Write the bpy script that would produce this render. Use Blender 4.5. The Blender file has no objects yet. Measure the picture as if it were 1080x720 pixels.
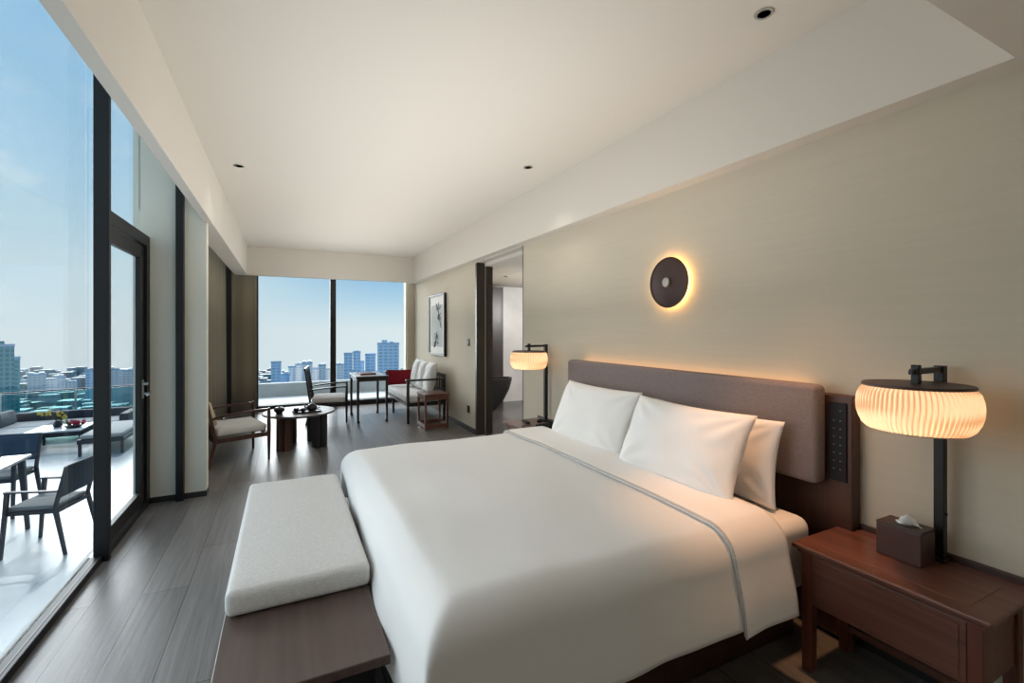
import bpy, bmesh, math, random
from mathutils import Vector, Matrix, noise
random.seed(7)
PI = math.pi
SC = bpy.context.scene
COL = SC.collection

# ---------------------------------------------------------------- camera, sky, sun, exposure
F = 485.0; VX = 300.0; HY = 348.0; EYE = 1.55
YAW = math.atan((540 - VX) / F)
cd = bpy.data.cameras.new('camera'); cam = bpy.data.objects.new('camera', cd); COL.objects.link(cam)
cd.sensor_width = 36; cd.lens = F / 1080 * 36; cd.clip_start = .05; cd.clip_end = 3000
cd.shift_y = -(360 - HY) / 1080
cam.location = (0, 0, EYE); cam.rotation_euler = (PI / 2, 0, -YAW)
SC.camera = cam
SC.view_settings.view_transform = 'Standard'; SC.view_settings.look = 'None'
SC.view_settings.exposure = 0.0; SC.view_settings.gamma = 1; SC.view_settings.use_curve_mapping = False
SC.cycles.max_bounces = 10; SC.cycles.diffuse_bounces = 6; SC.cycles.transparent_max_bounces = 16
SC.cycles.sample_clamp_indirect = 4

def lin(c):
    return tuple(((v / 255) / 12.92 if v / 255 <= .04045 else ((v / 255 + .055) / 1.055) ** 2.4) for v in c) + (1,)

SKY_STRENGTH = 1.0
W = bpy.data.worlds.new('sky'); SC.world = W; W.use_nodes = True
nt = W.node_tree; N = nt.nodes; L = nt.links; N.clear()
tc = N.new('ShaderNodeTexCoord'); sx = N.new('ShaderNodeSeparateXYZ'); L.new(tc.outputs['Generated'], sx.inputs[0])
rp = N.new('ShaderNodeValToRGB'); e = rp.color_ramp.elements
e[0].position = 0.0; e[0].color = lin((214, 226, 232)); e[1].position = 1; e[1].color = lin((84, 146, 205))
for p, c in ((.08, (204, 225, 234)), (.2, (178, 212, 232)), (.33, (160, 202, 232)), (.5, (140, 192, 232)), (.66, (120, 178, 226))):
    q = e.new(p); q.color = lin(c)
L.new(sx.outputs['Z'], rp.inputs[0])
mp = N.new('ShaderNodeMapping'); mp.inputs['Scale'].default_value = (2.2, 2.2, 5.0); L.new(tc.outputs['Generated'], mp.inputs[0])
nz = N.new('ShaderNodeTexNoise'); nz.inputs['Scale'].default_value = 2.2; nz.inputs['Detail'].default_value = 7; nz.inputs['Roughness'].default_value = .6
L.new(mp.outputs[0], nz.inputs[0])
cr = N.new('ShaderNodeMapRange'); cr.inputs[1].default_value = .5; cr.inputs[2].default_value = .75; cr.inputs[4].default_value = .6
L.new(nz.outputs[0], cr.inputs[0])
zb = N.new('ShaderNodeMapRange'); zb.interpolation_type = 'SMOOTHSTEP'; zb.inputs[1].default_value = .5; zb.inputs[2].default_value = .25
L.new(sx.outputs['Z'], zb.inputs[0])
xb = N.new('ShaderNodeMapRange'); xb.interpolation_type = 'SMOOTHSTEP'; xb.inputs[1].default_value = -.05; xb.inputs[2].default_value = -.3
L.new(sx.outputs['X'], xb.inputs[0])
rp2 = N.new('ShaderNodeValToRGB'); e = rp2.color_ramp.elements
e[0].position = 0.0; e[0].color = lin((222, 234, 238)); e[1].position = 1; e[1].color = lin((84, 146, 205))
for p, c in ((.03, (205, 226, 236)), (.07, (176, 210, 232)), (.115, (146, 192, 226)), (.3, (132, 184, 226))):
    q = e.new(p); q.color = lin(c)
L.new(sx.outputs['Z'], rp2.inputs[0])
az = N.new('ShaderNodeMapRange'); az.interpolation_type = 'SMOOTHSTEP'; az.inputs[1].default_value = -.16; az.inputs[2].default_value = .2
L.new(sx.outputs['X'], az.inputs[0])
skm = N.new('ShaderNodeMixRGB'); L.new(az.outputs[0], skm.inputs[0]); L.new(rp.outputs[0], skm.inputs[1]); L.new(rp2.outputs[0], skm.inputs[2])
m1 = N.new('ShaderNodeMath'); m1.operation = 'MULTIPLY'; L.new(cr.outputs[0], m1.inputs[0]); L.new(zb.outputs[0], m1.inputs[1])
m2 = N.new('ShaderNodeMath'); m2.operation = 'MULTIPLY'; L.new(m1.outputs[0], m2.inputs[0]); L.new(xb.outputs[0], m2.inputs[1])
mx = N.new('ShaderNodeMixRGB'); L.new(m2.outputs[0], mx.inputs[0]); L.new(skm.outputs[0], mx.inputs[1]); mx.inputs[2].default_value = lin((236, 241, 243))
bg = N.new('ShaderNodeBackground'); L.new(mx.outputs[0], bg.inputs[0]); bg.inputs[1].default_value = SKY_STRENGTH
wo = N.new('ShaderNodeOutputWorld'); L.new(bg.outputs[0], wo.inputs[0])

def sunlamp(name, frm, strength, color, angle):
    l = bpy.data.lights.new(name, 'SUN'); l.energy = strength; l.color = color; l.angle = math.radians(angle)
    o = bpy.data.objects.new(name, l); COL.objects.link(o)
    o.rotation_euler = Vector(frm).to_track_quat('Z', 'Y').to_euler(); o.location = (0, 0, 30)
    return o
sunlamp('sun', (-.02, 1.0, 1.15), 2.4, (1, .97, .92), .8)
# added fill suns standing in for sky haze through terrace glazing and end window
sunlamp('haze_fill', (-1, .25, .38), 1.8, (1, .99, .97), 80)
sunlamp('haze_fill', (-.36, 1, .17), 5.2, (.97, .99, 1), 50)

al = bpy.data.lights.new('fill_light', 'AREA'); al.shape = 'RECTANGLE'; al.size = 1.9; al.size_y = 7.6; al.energy = 66; al.color = (1, .98, .955)  # added fill light facing up, not a fixture of the room
ao = bpy.data.objects.new('fill_light', al); COL.objects.link(ao); ao.location = (.95, 5.4, 1.75); ao.rotation_euler = (PI, 0, 0)

def spot(x, y, z, energy, color=(1, .92, .82), size=105, r=.06, blend=1):
    l = bpy.data.lights.new('downlight_lamp', 'SPOT'); l.energy = energy; l.color = color; l.spot_size = math.radians(size); l.spot_blend = blend; l.shadow_soft_size = r
    o = bpy.data.objects.new('downlight_lamp', l); COL.objects.link(o); o.location = (x, y, z)
    return o
def point(x, y, z, energy, color=(1, .72, .42), r=.04):
    l = bpy.data.lights.new('bulb_or_fill_point', 'POINT'); l.energy = energy; l.color = color; l.shadow_soft_size = r
    o = bpy.data.objects.new('bulb_or_fill_point', l); COL.objects.link(o); o.location = (x, y, z)
    return o

# ---------------------------------------------------------------- materials
def mat(name, col, rough=.6, metal=0, spec=.5, bump=None, var=None, emit=None):
    m = bpy.data.materials.new(name); m.use_nodes = True; n = m.node_tree.nodes; l = m.node_tree.links
    b = n['Principled BSDF']; b.inputs['Base Color'].default_value = lin(col); b.inputs['Roughness'].default_value = rough
    b.inputs['Metallic'].default_value = metal; b.inputs['Specular IOR Level'].default_value = spec
    t = n.new('ShaderNodeTexCoord')
    if var:      # (scale xyz, amount) subtle colour variation
        mpn = n.new('ShaderNodeMapping'); mpn.inputs['Scale'].default_value = var[0]; l.new(t.outputs['Object'], mpn.inputs[0])
        ns = n.new('ShaderNodeTexNoise'); ns.inputs['Scale'].default_value = 1; ns.inputs['Detail'].default_value = 6; l.new(mpn.outputs[0], ns.inputs[0])
        r = n.new('ShaderNodeValToRGB'); a = var[1]; c = lin(col)
        r.color_ramp.elements[0].position = .3; r.color_ramp.elements[1].position = .7
        r.color_ramp.elements[0].color = tuple(v * (1 - a) for v in c[:3]) + (1,)
        r.color_ramp.elements[1].color = tuple(min(1, v * (1 + a)) for v in c[:3]) + (1,)
        l.new(ns.outputs[0], r.inputs[0]); l.new(r.outputs[0], b.inputs['Base Color'])
    if bump:     # (scale, strength)
        ns = n.new('ShaderNodeTexNoise'); ns.inputs['Scale'].default_value = bump[0]; ns.inputs['Detail'].default_value = 3; l.new(t.outputs['Object'], ns.inputs[0])
        bp = n.new('ShaderNodeBump'); bp.inputs['Strength'].default_value = bump[1]; bp.inputs['Distance'].default_value = .01
        l.new(ns.outputs[0], bp.inputs['Height']); l.new(bp.outputs[0], b.inputs['Normal'])
    if emit:
        b.inputs['Emission Color'].default_value = lin(emit[0]); b.inputs['Emission Strength'].default_value = emit[1]
    return m

def wood(name, col, axis='Y', rough=.38, amt=.35, scale=26):
    s = {'X': (1.2, scale, scale), 'Y': (scale, 1.2, scale), 'Z': (scale, scale, 1.2)}[axis]
    return mat(name, col, rough, var=(s, amt))

def weave(name, col, col2, sc=420, rough=.9):
    m = mat(name, col, rough, spec=.2); n = m.node_tree.nodes; l = m.node_tree.links; b = n['Principled BSDF']
    t = n['Texture Coordinate']
    facs = []
    for s in ((sc, sc * .12, sc), (sc * .12, sc, sc * .4)):
        mpn = n.new('ShaderNodeMapping'); mpn.inputs['Scale'].default_value = s; l.new(t.outputs['Object'], mpn.inputs[0])
        ns = n.new('ShaderNodeTexNoise'); ns.inputs['Scale'].default_value = 1; ns.inputs['Detail'].default_value = 2; l.new(mpn.outputs[0], ns.inputs[0]); facs.append(ns)
    a = n.new('ShaderNodeMath'); a.operation = 'ADD'; l.new(facs[0].outputs[0], a.inputs[0]); l.new(facs[1].outputs[0], a.inputs[1])
    r = n.new('ShaderNodeMapRange'); r.inputs[1].default_value = .75; r.inputs[2].default_value = 1.25; l.new(a.outputs[0], r.inputs[0])
    x = n.new('ShaderNodeMixRGB'); x.inputs[1].default_value = lin(col2); x.inputs[2].default_value = lin(col); l.new(r.outputs[0], x.inputs[0]); l.new(x.outputs[0], b.inputs['Base Color'])
    bp = n.new('ShaderNodeBump'); bp.inputs['Strength'].default_value = .3; bp.inputs['Distance'].default_value = .004; l.new(r.outputs[0], bp.inputs['Height']); l.new(bp.outputs[0], b.inputs['Normal'])
    return m

def plank_floor():
    m = bpy.data.materials.new('dark_plank_floor'); m.use_nodes = True; n = m.node_tree.nodes; l = m.node_tree.links
    b = n['Principled BSDF']; t = n.new('ShaderNodeTexCoord')
    rot = n.new('ShaderNodeMapping'); rot.inputs['Rotation'].default_value = (0, 0, PI / 2); rot.inputs['Location'].default_value = (.37, .06, 0); l.new(t.outputs['Object'], rot.inputs[0])
    br = n.new('ShaderNodeTexBrick'); br.offset = .37; br.inputs['Scale'].default_value = 1; br.inputs['Brick Width'].default_value = 1.5; br.inputs['Row Height'].default_value = .23
    br.inputs['Mortar Size'].default_value = .0022; br.inputs['Color1'].default_value = lin((104, 99, 96)); br.inputs['Color2'].default_value = lin((128, 123, 119)); br.inputs['Mortar'].default_value = lin((28, 26, 25)); br.inputs['Bias'].default_value = -.1
    l.new(rot.outputs[0], br.inputs[0])
    gm = n.new('ShaderNodeMapping'); gm.inputs['Scale'].default_value = (34, 1.6, 1); l.new(t.outputs['Object'], gm.inputs[0])
    g = n.new('ShaderNodeTexNoise'); g.inputs['Scale'].default_value = 1; g.inputs['Detail'].default_value = 8; g.inputs['Distortion'].default_value = 1.2; l.new(gm.outputs[0], g.inputs[0])
    gr = n.new('ShaderNodeMapRange'); gr.inputs[1].default_value = .3; gr.inputs[2].default_value = .75; gr.inputs[3].default_value = .72; gr.inputs[4].default_value = 1.25; l.new(g.outputs[0], gr.inputs[0])
    mu = n.new('ShaderNodeMixRGB'); mu.blend_type = 'MULTIPLY'; mu.inputs[0].default_value = 1; l.new(br.outputs[0], mu.inputs[1]); l.new(gr.outputs[0], mu.inputs[2])
    l.new(mu.outputs[0], b.inputs['Base Color'])
    rr = n.new('ShaderNodeMapRange'); rr.inputs[3].default_value = .28; rr.inputs[4].default_value = .46; l.new(g.outputs[0], rr.inputs[0]); l.new(rr.outputs[0], b.inputs['Roughness'])
    bp = n.new('ShaderNodeBump'); bp.inputs['Strength'].default_value = .25; bp.inputs['Distance'].default_value = .003; l.new(g.outputs[0], bp.inputs['Height'])
    b2 = n.new('ShaderNodeBump'); b2.invert = True; b2.inputs['Strength'].default_value = .6; b2.inputs['Distance'].default_value = .002; l.new(br.outputs['Fac'], b2.inputs['Height']); l.new(bp.outputs[0], b2.inputs['Normal']); l.new(b2.outputs[0], b.inputs['Normal'])
    return m

def tile(name, c1, c2, mortar, w, h, rough=.3):
    m = bpy.data.materials.new(name); m.use_nodes = True; n = m.node_tree.nodes; l = m.node_tree.links
    b = n['Principled BSDF']; t = n.new('ShaderNodeTexCoord'); br = n.new('ShaderNodeTexBrick'); br.offset = 0
    br.inputs['Scale'].default_value = 1; br.inputs['Brick Width'].default_value = w; br.inputs['Row Height'].default_value = h; br.inputs['Mortar Size'].default_value = .003
    br.inputs['Color1'].default_value = lin(c1); br.inputs['Color2'].default_value = lin(c2); br.inputs['Mortar'].default_value = lin(mortar)
    l.new(t.outputs['Object'], br.inputs[0]); l.new(br.outputs[0], b.inputs['Base Color']); b.inputs['Roughness'].default_value = rough
    return m

def glass(name, tint, refl=.9):
    m = bpy.data.materials.new(name); m.use_nodes = True; n = m.node_tree.nodes; l = m.node_tree.links; n.clear()
    tr = n.new('ShaderNodeBsdfTransparent'); tr.inputs[0].default_value = tint; gl = n.new('ShaderNodeBsdfGlossy'); gl.inputs['Roughness'].default_value = 0
    fr = n.new('ShaderNodeFresnel'); fr.inputs[0].default_value = 1.3; k = n.new('ShaderNodeMath'); k.operation = 'MULTIPLY'; k.inputs[1].default_value = refl; l.new(fr.outputs[0], k.inputs[0])
    mxs = n.new('ShaderNodeMixShader'); l.new(k.outputs[0], mxs.inputs[0]); l.new(tr.outputs[0], mxs.inputs[1]); l.new(gl.outputs[0], mxs.inputs[2])
    o = n.new('ShaderNodeOutputMaterial'); l.new(mxs.outputs[0], o.inputs[0]); return m

def emission(name, col, s):
    m = bpy.data.materials.new(name); m.use_nodes = True; n = m.node_tree.nodes; n.clear()
    em = n.new('ShaderNodeEmission'); em.inputs[0].default_value = lin(col); em.inputs[1].default_value = s
    o = n.new('ShaderNodeOutputMaterial'); m.node_tree.links.new(em.outputs[0], o.inputs[0]); return m

def shade_mat():
    m = bpy.data.materials.new('pleated_shade'); m.use_nodes = True; n = m.node_tree.nodes; l = m.node_tree.links; n.clear()
    # the doubled cloth of each of the 72 pleats passes less light
    t_ = n.new('ShaderNodeTexCoord'); s_ = n.new('ShaderNodeSeparateXYZ'); l.new(t_.outputs['Object'], s_.inputs[0])
    def mth(op, a, b=None):
        q = n.new('ShaderNodeMath'); q.operation = op
        for k, v in enumerate((a, b)):
            if v is None: continue
            if isinstance(v, (int, float)): q.inputs[k].default_value = v
            else: l.new(v, q.inputs[k])
        return q.outputs[0]
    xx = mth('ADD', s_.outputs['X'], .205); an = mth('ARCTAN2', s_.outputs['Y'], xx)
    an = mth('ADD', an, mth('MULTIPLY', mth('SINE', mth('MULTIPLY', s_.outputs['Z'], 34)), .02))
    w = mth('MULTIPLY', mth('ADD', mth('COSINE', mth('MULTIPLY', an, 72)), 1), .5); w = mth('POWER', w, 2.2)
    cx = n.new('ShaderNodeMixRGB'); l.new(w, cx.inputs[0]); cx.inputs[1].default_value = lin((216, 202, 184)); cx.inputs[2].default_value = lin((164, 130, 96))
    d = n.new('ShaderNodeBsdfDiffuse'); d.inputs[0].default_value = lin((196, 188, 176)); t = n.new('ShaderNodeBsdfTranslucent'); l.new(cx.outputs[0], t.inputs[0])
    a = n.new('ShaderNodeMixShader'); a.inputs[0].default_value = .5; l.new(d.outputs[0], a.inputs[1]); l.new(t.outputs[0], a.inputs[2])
    o = n.new('ShaderNodeOutputMaterial'); l.new(a.outputs[0], o.inputs[0]); return m

def facade(name, wall, win, fw=3.2, fh=3.2, mort=.9):
    m = bpy.data.materials.new(name); m.use_nodes = True; n = m.node_tree.nodes; l = m.node_tree.links
    b = n['Principled BSDF']; t = n.new('ShaderNodeTexCoord'); s = n.new('ShaderNodeSeparateXYZ'); l.new(t.outputs['Object'], s.inputs[0])
    ad = n.new('ShaderNodeMath'); ad.operation = 'ADD'; l.new(s.outputs['X'], ad.inputs[0]); l.new(s.outputs['Y'], ad.inputs[1])
    c = n.new('ShaderNodeCombineXYZ'); l.new(ad.outputs[0], c.inputs[0]); l.new(s.outputs['Z'], c.inputs[1])
    br = n.new('ShaderNodeTexBrick'); br.offset = 0; br.inputs['Scale'].default_value = 1; br.inputs['Brick Width'].default_value = fw; br.inputs['Row Height'].default_value = fh
    br.inputs['Mortar Size'].default_value = mort; br.inputs['Mortar Smooth'].default_value = 0
    br.inputs['Color1'].default_value = lin(win); br.inputs['Color2'].default_value = lin(tuple(v * .9 for v in win)); br.inputs['Mortar'].default_value = lin(wall)
    l.new(c.outputs[0], br.inputs[0]); l.new(br.outputs[0], b.inputs['Base Color']); b.inputs['Roughness'].default_value = .5
    return m

M = dict(
    floor=plank_floor(),
    wall=mat('beige_wallcovering', (203, 194, 176), .85, spec=.2, bump=(160, .08), var=((1.5, 1.5, 50), .02)),
    ceil=mat('white_paint', (218, 213, 204), .9, spec=.2),
    cream=mat('cream_panel', (226, 224, 210), .6),
    black=mat('black_aluminium', (13, 12, 12), .5),
    darkwood=wood('dark_jamb_wood', (40, 30, 27), 'Z', .4),
    base=mat('dark_baseboard', (44, 42, 42), .4),
    glass=glass('window_glass', (.97, .99, .99, 1), .12),
    railglass=glass('balustrade_glass', (.62, .84, .84, 1), .9),
    tile=tile('terrace_tile', (163, 172, 177), (158, 167, 172), (134, 146, 154), .9, .9, .35),
    bathtile=tile('bath_floor', (72, 70, 70), (66, 64, 64), (50, 48, 48), .6, .6, .25),
    marble=mat('pale_marble', (205, 205, 206), .3, var=((1.6, 1.6, 1.6), .16)),
    rosewood=wood('rosewood', (104, 66, 54), 'Y', .28, .3, 30),
    rosewoodz=wood('rosewood_vertical', (104, 58, 44), 'Z', .32, .3, 30),
    benchwood=wood('bench_wood', (84, 67, 60), 'Y', .45, .22, 30),
    bedwood=wood('bed_wood', (58, 34, 26), 'Y', .4, .3, 24),
    hbwood=wood('headboard_wood', (74, 46, 36), 'Z', .4, .25, 24),
    ebony=wood('ebony_wood', (38, 33, 32), 'Z', .35, .3, 30),
    walnut=wood('walnut', (82, 56, 48), 'Z', .32, .3, 30),
    linen=mat('white_bed_linen', (230, 229, 227), .75, spec=.2, bump=(7, .12)),
    sheet=mat('white_sheet', (243, 241, 239), .7, spec=.25, bump=(9, .15)),
    piping=mat('grey_piping', (196, 192, 186), .8),
    bench=weave('bench_fabric', (226, 224, 220), (205, 202, 197), 420),
    hbfab=weave('headboard_fabric', (150, 136, 134), (128, 115, 113), 500),
    white=weave('white_upholstery', (232, 233, 233), (222, 223, 224), 300),
    red=weave('red_fabric', (134, 28, 42), (108, 20, 34), 300),
    curtain=mat('taupe_curtain', (146, 136, 118), .85, bump=(60, .1)),
    bronze=mat('dark_bronze', (70, 52, 48), .45, metal=.5, bump=(14, .2)),
    steel=mat('brushed_steel', (190, 188, 184), .3, metal=1),
    blackmetal=mat('black_metal', (28, 26, 26), .4, metal=.3),
    plastic=mat('black_plastic', (18, 17, 18), .6, spec=.15),
    panelp=mat('control_plate', (32, 30, 35), .5, spec=.2),
    icon=mat('pale_icon', (104, 104, 114), .5),
    tissue=mat('tissue_paper', (246, 246, 244), .9),
    leather=mat('brown_leather', (74, 48, 42), .4, bump=(90, .08)),
    leather2=mat('dark_brown_leather', (58, 38, 34), .4, bump=(90, .08)),
    shade=shade_mat(), led=emission('warm_led', (255, 190, 130), 4.2), bulb=emission('bulb_glow', (255, 226, 180), 8),
    ring=emission('warm_ring', (255, 190, 110), 26), dl=emission('downlight_lens', (255, 236, 205), 1.5),
    mosaic=mat('stone_top', (88, 83, 80), .42, var=((9, 9, 9), .35)),
    ceramic=mat('dark_ceramic', (36, 36, 38), .3), tub=mat('black_tub', (26, 25, 26), .3),
    rattan=mat('navy_weave', (34, 44, 60), .7, bump=(120, .4)), bluewv=mat('blue_mesh', (30, 60, 84), .7, bump=(200, .4)),
    outcush=mat('grey_outdoor_cushion', (158, 160, 160), .85), outcush2=mat('dark_grey_cushion', (112, 116, 118), .85),
    tabletop=mat('pale_tabletop', (206, 208, 212), .3), navy=mat('navy_frame', (26, 34, 46), .5),
    paper=mat('paper', (232, 230, 224), .8), ink=mat('ink', (96, 98, 100), .9), inkwash=mat('ink_wash', (190, 194, 192), .9),
    yellow=mat('yellow_blossom', (190, 170, 40), .7), leaf=mat('green_leaf', (60, 84, 40), .6), crimson=mat('red_blossom', (170, 20, 60), .6), twig=mat('twig', (80, 66, 40), .8),
    concrete=mat('pale_concrete', (176, 182, 184), .8, var=((2, 2, 2), .06)), whiteledge=mat('white_ledge', (236, 238, 240), .5),
    ground=mat('city_ground', (120, 138, 138), .9, var=((.02, .02, .02), .35)),
    bookred=mat('brown_book', (98, 62, 52), .5), roofpaint=mat('roof_slab', (210, 210, 206), .8),
)

# ---------------------------------------------------------------- helpers
def B(): return bmesh.new()
def box(bm, x0, x1, y0, y1, z0, z1, b=0, seg=2, mtx=None):
    t = bmesh.new(); bmesh.ops.create_cube(t, size=1)
    for v in t.verts: v.co = Vector(((x0 + x1) / 2 + v.co.x * (x1 - x0), (y0 + y1) / 2 + v.co.y * (y1 - y0), (z0 + z1) / 2 + v.co.z * (z1 - z0)))
    if b: bmesh.ops.bevel(t, geom=t.edges[:], offset=b, segments=seg, profile=.5, affect='EDGES')
    if mtx: bmesh.ops.transform(t, matrix=mtx, verts=t.verts)
    me = bpy.data.meshes.new('t'); t.to_mesh(me); t.free(); bm.from_mesh(me); bpy.data.meshes.remove(me); return bm
def bar(bm, p0, p1, w, d=None, w1=None, d1=None, up=(0, 0, 1)):
    """square-section bar from p0 to p1; w across, d along 'up x axis'"""
    p0 = Vector(p0); p1 = Vector(p1); d = d or w; w1 = w1 or w; d1 = d1 or d
    a = (p1 - p0).normalized(); u = Vector(up)
    if abs(a.dot(u)) > .95: u = Vector((0, 1, 0))
    s = a.cross(u).normalized(); u = s.cross(a).normalized()
    vs = []
    for p, ww, dd in ((p0, w, d), (p1, w1, d1)):
        for i, j in ((-1, -1), (1, -1), (1, 1), (-1, 1)): vs.append(bm.verts.new(p + s * i * ww / 2 + u * j * dd / 2))
    for f in ((3, 2, 1, 0), (4, 5, 6, 7), (0, 1, 5, 4), (1, 2, 6, 5), (2, 3, 7, 6), (3, 0, 4, 7)): bm.faces.new([vs[k] for k in f])
    return bm
def tube(bm, pts, r, n=8, rs=None):
    pts = [Vector(p) for p in pts]; rings = []
    for i, p in enumerate(pts):
        a = (pts[min(i + 1, len(pts) - 1)] - pts[max(i - 1, 0)]).normalized()
        u = Vector((0, 0, 1)) if abs(a.z) < .9 else Vector((1, 0, 0)); s = a.cross(u).normalized(); u = s.cross(a)
        rr = rs[i] if rs else r
        rings.append([bm.verts.new(p + (s * math.cos(2 * PI * k / n) + u * math.sin(2 * PI * k / n)) * rr) for k in range(n)])
    for a, b in zip(rings, rings[1:]):
        for k in range(n): bm.faces.new((a[k], a[(k + 1) % n], b[(k + 1) % n], b[k]))
    bm.faces.new(rings[0][::-1]); bm.faces.new(rings[-1]); return bm
def lathe(bm, prof, c=(0, 0, 0), n=32, axis='Z', sx=1, sy=1, flute=None):
    rings = []
    for r, z in prof:
        ring = []
        for k in range(n):
            a = 2 * PI * k / n; rr = r * (1 + (flute[1] * math.cos(a * flute[0]) if flute and r > .02 else 0))
            p = Vector((rr * math.cos(a) * sx, rr * math.sin(a) * sy, z))
            if axis == 'X': p = Vector((p.z, p.x, p.y))
            if axis == 'Y': p = Vector((p.y, p.z, p.x))
            ring.append(bm.verts.new(p + Vector(c)))
        rings.append(ring)
    for a, b in zip(rings, rings[1:]):
        for k in range(n): bm.faces.new((a[k], a[(k + 1) % n], b[(k + 1) % n], b[k]))
    if prof[0][0] > 0: bm.faces.new(rings[0][::-1])
    if prof[-1][0] > 0: bm.faces.new(rings[-1])
    return bm
def obj(name, bm, m, parent=None, smooth=False, world=True, mods=None, recalc=True):
    if recalc: bmesh.ops.recalc_face_normals(bm, faces=bm.faces)
    me = bpy.data.meshes.new(name); bm.to_mesh(me); bm.free(); o = bpy.data.objects.new(name, me); COL.objects.link(o)
    me.materials.append(m)
    if smooth:
        for p in me.polygons: p.use_smooth = True
        if smooth != 2:
            try: me.set_sharp_from_angle(angle=math.radians(40))
            except Exception: pass
    if parent:
        o.parent = parent
        if world:
            q = parent
            while q.parent: q = q.parent
            me.transform(Matrix.Translation(-q.location))
    return o
def tag(o, label, cat, group=None, kind=None):
    o['label'] = label; o['category'] = cat
    if group: o['group'] = group
    if kind: o['kind'] = kind
    return o
def thing(name, label, cat, loc=(0, 0, 0), rz=0, group=None):
    o = bpy.data.objects.new(name, None); COL.objects.link(o); o.location = loc; o.rotation_euler = (0, 0, rz); o.empty_display_size = .1
    return tag(o, label, cat, group)
def struct(name, bm, m):
    o = obj(name, bm, m); o['kind'] = 'structure'; return o
def sb(name, m, *a, b=0): return struct(name, box(B(), *a, b=b), m)
def dup(root, loc, rz, label, group=None):
    def cp(o, parent):
        c = o.copy(); COL.objects.link(c); c.parent = parent
        for ch in o.children: cp(ch, c)
        return c
    r = cp(root, None); r.location = loc; r.rotation_euler = (0, 0, rz); r['label'] = label
    if group: r['group'] = group
    return r

# ---------------------------------------------------------------- room shell
XL, XR, YE, YB = -1.14, 2.55, 10.15, -1.6
HS, HC, HP = 2.56, 3.08, 3.42
sb('floor', M['floor'], XL - .06, XR + .1, YB, YE + .05, -.12, 0)
sb('wall_back', M['ceil'], XL - .2, XR + .12, YB - .12, YB, -.1, HP + .1)
sb('wall_right', M['wall'], XR, XR + .12, YB, 4.85, 0, HP)
sb('wall_right_far', M['wall'], XR, XR + .12, 6.35, YE + .2, 0, HP)
sb('trim_opening', M['black'], XR - .004, XR + .124, 4.85, 4.86, 0, HS)
# dark timber jamb of the sliding bathroom door with its pale slot
bm = B(); box(bm, XR - .01, XR + .125, 6.31, 6.36, 0, HS - .02); box(bm, XR + .155, XR + .25, 6.31, 6.36, 0, HS - .02); box(bm, XR + .125, XR + .155, 6.35, 6.36, 0, HS - .02)
struct('door_1', bm, M['darkwood'])
sb('trim_door_slot', M['cream'], XR + .132, XR + .148, 6.335, 6.349, 0, HS - .03)
sb('ceiling', M['ceil'], -.61, 2.43, .70, 9.66, HC, HC + .1)
sb('ceiling_soffit_near', M['ceil'], -.61, XR + .12, YB, .70, HS, HC + .1)
sb('ceiling_soffit_right', M['ceil'], 2.43, XR + .12, .70, YE, HS, HC + .1)
sb('ceiling_beam_left', M['ceil'], -.675, -.61, YB, 9.66, HS, HP)
sb('ceiling_beam_ledge', M['ceil'], -.81, -.675, 5.26, 9.66, HS, HS + .06)
sb('ceiling_beam_end', M['ceil'], -.81, 2.43, 9.66, 9.8, HS, HP)
sb('ceiling_pocket_left', M['ceil'], XL - .02, -.675, YB, YE + .2, HP, HP + .1)
sb('ceiling_pocket_end', M['ceil'], -.675, XR, 9.8, YE + .2, HP, HP + .1)
sb('ceiling_shadow_gap', M['ceil'], -.61, 2.43, .68, .7, HC, HC + .1)
# short return wall at the end of the glazing
bm = B(); box(bm, XL - .06, -.655, 5.13, 5.25, .05, HS); box(bm, XL - .06, -.68, 5.13, 5.25, HS, HP); struct('wall_return', bm, M['cream'])
sb('baseboard_return', M['base'], XL, -.652, 5.122, 5.25, 0, .05)
sb('trim_return_post', M['black'], -.882, -.823, 5.07, 5.13, 0, HP)
sb('baseboard_right_far', M['base'], XR - .014, XR, 6.36, 9.98, 0, .075)
sb('baseboard_right', M['base'], XR - .014, XR, YB, 4.85, 0, .075)
# glazing along the terrace: fixed pane, post, door, and the curtained run behind the return wall
sb('window_frame_sill', M['black'], XL - .03, -1.09, 1.2, 3.97, 0, .045, b=.004)
sb('wall_left_light_block', M['wall'], XL - .2, -1.08, YB, 1.2, -.1, HP)  # unseen; solid here instead of glass to darken the near right corner
sb('trim_sill_line', M['base'], -1.118, -1.112, 1.2, 3.95, .045, .047)
sb('window_1', M['glass'], XL - .02, XL - .008, 1.2, 3.97, .045, HP)
sb('window_frame_post', M['black'], XL, -1.055, 3.97, 4.01, 0, HP, b=.004)
sb('window_2', M['glass'], XL - .02, XL - .008, 4.01, 5.13, 2.38, HP)
bm = B(); box(bm, XL - .004, -1.08, 4.01, 5.13, 2.29, 2.38); box(bm, XL - .004, -1.08, 5.03, 5.13, .0, 2.29); box(bm, XL - .004, -1.08, 4.01, 4.03, 0, 2.29); box(bm, XL - .004, -1.08, 4.03, 5.03, 0, .04)
struct('window_frame_door', bm, M['black'])
dr = thing('terrace_door', 'black framed glass door opening onto the terrace', 'door', (XL, 4.09, 0)); dr['kind'] = 'structure'
bm = B()
for a in ((4.035, 4.10, .05, 2.28), (4.93, 5.025, .05, 2.28), (4.10, 4.93, .05, .16), (4.10, 4.93, 2.17, 2.28)): box(bm, -1.14, -1.10, a[0], a[1], a[2], a[3], b=.004)
obj('door_frame', bm, M['black'], dr)
obj('pane', box(B(), -1.125, -1.118, 4.095, 4.935, .155, 2.175), M['glass'], dr)
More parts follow.
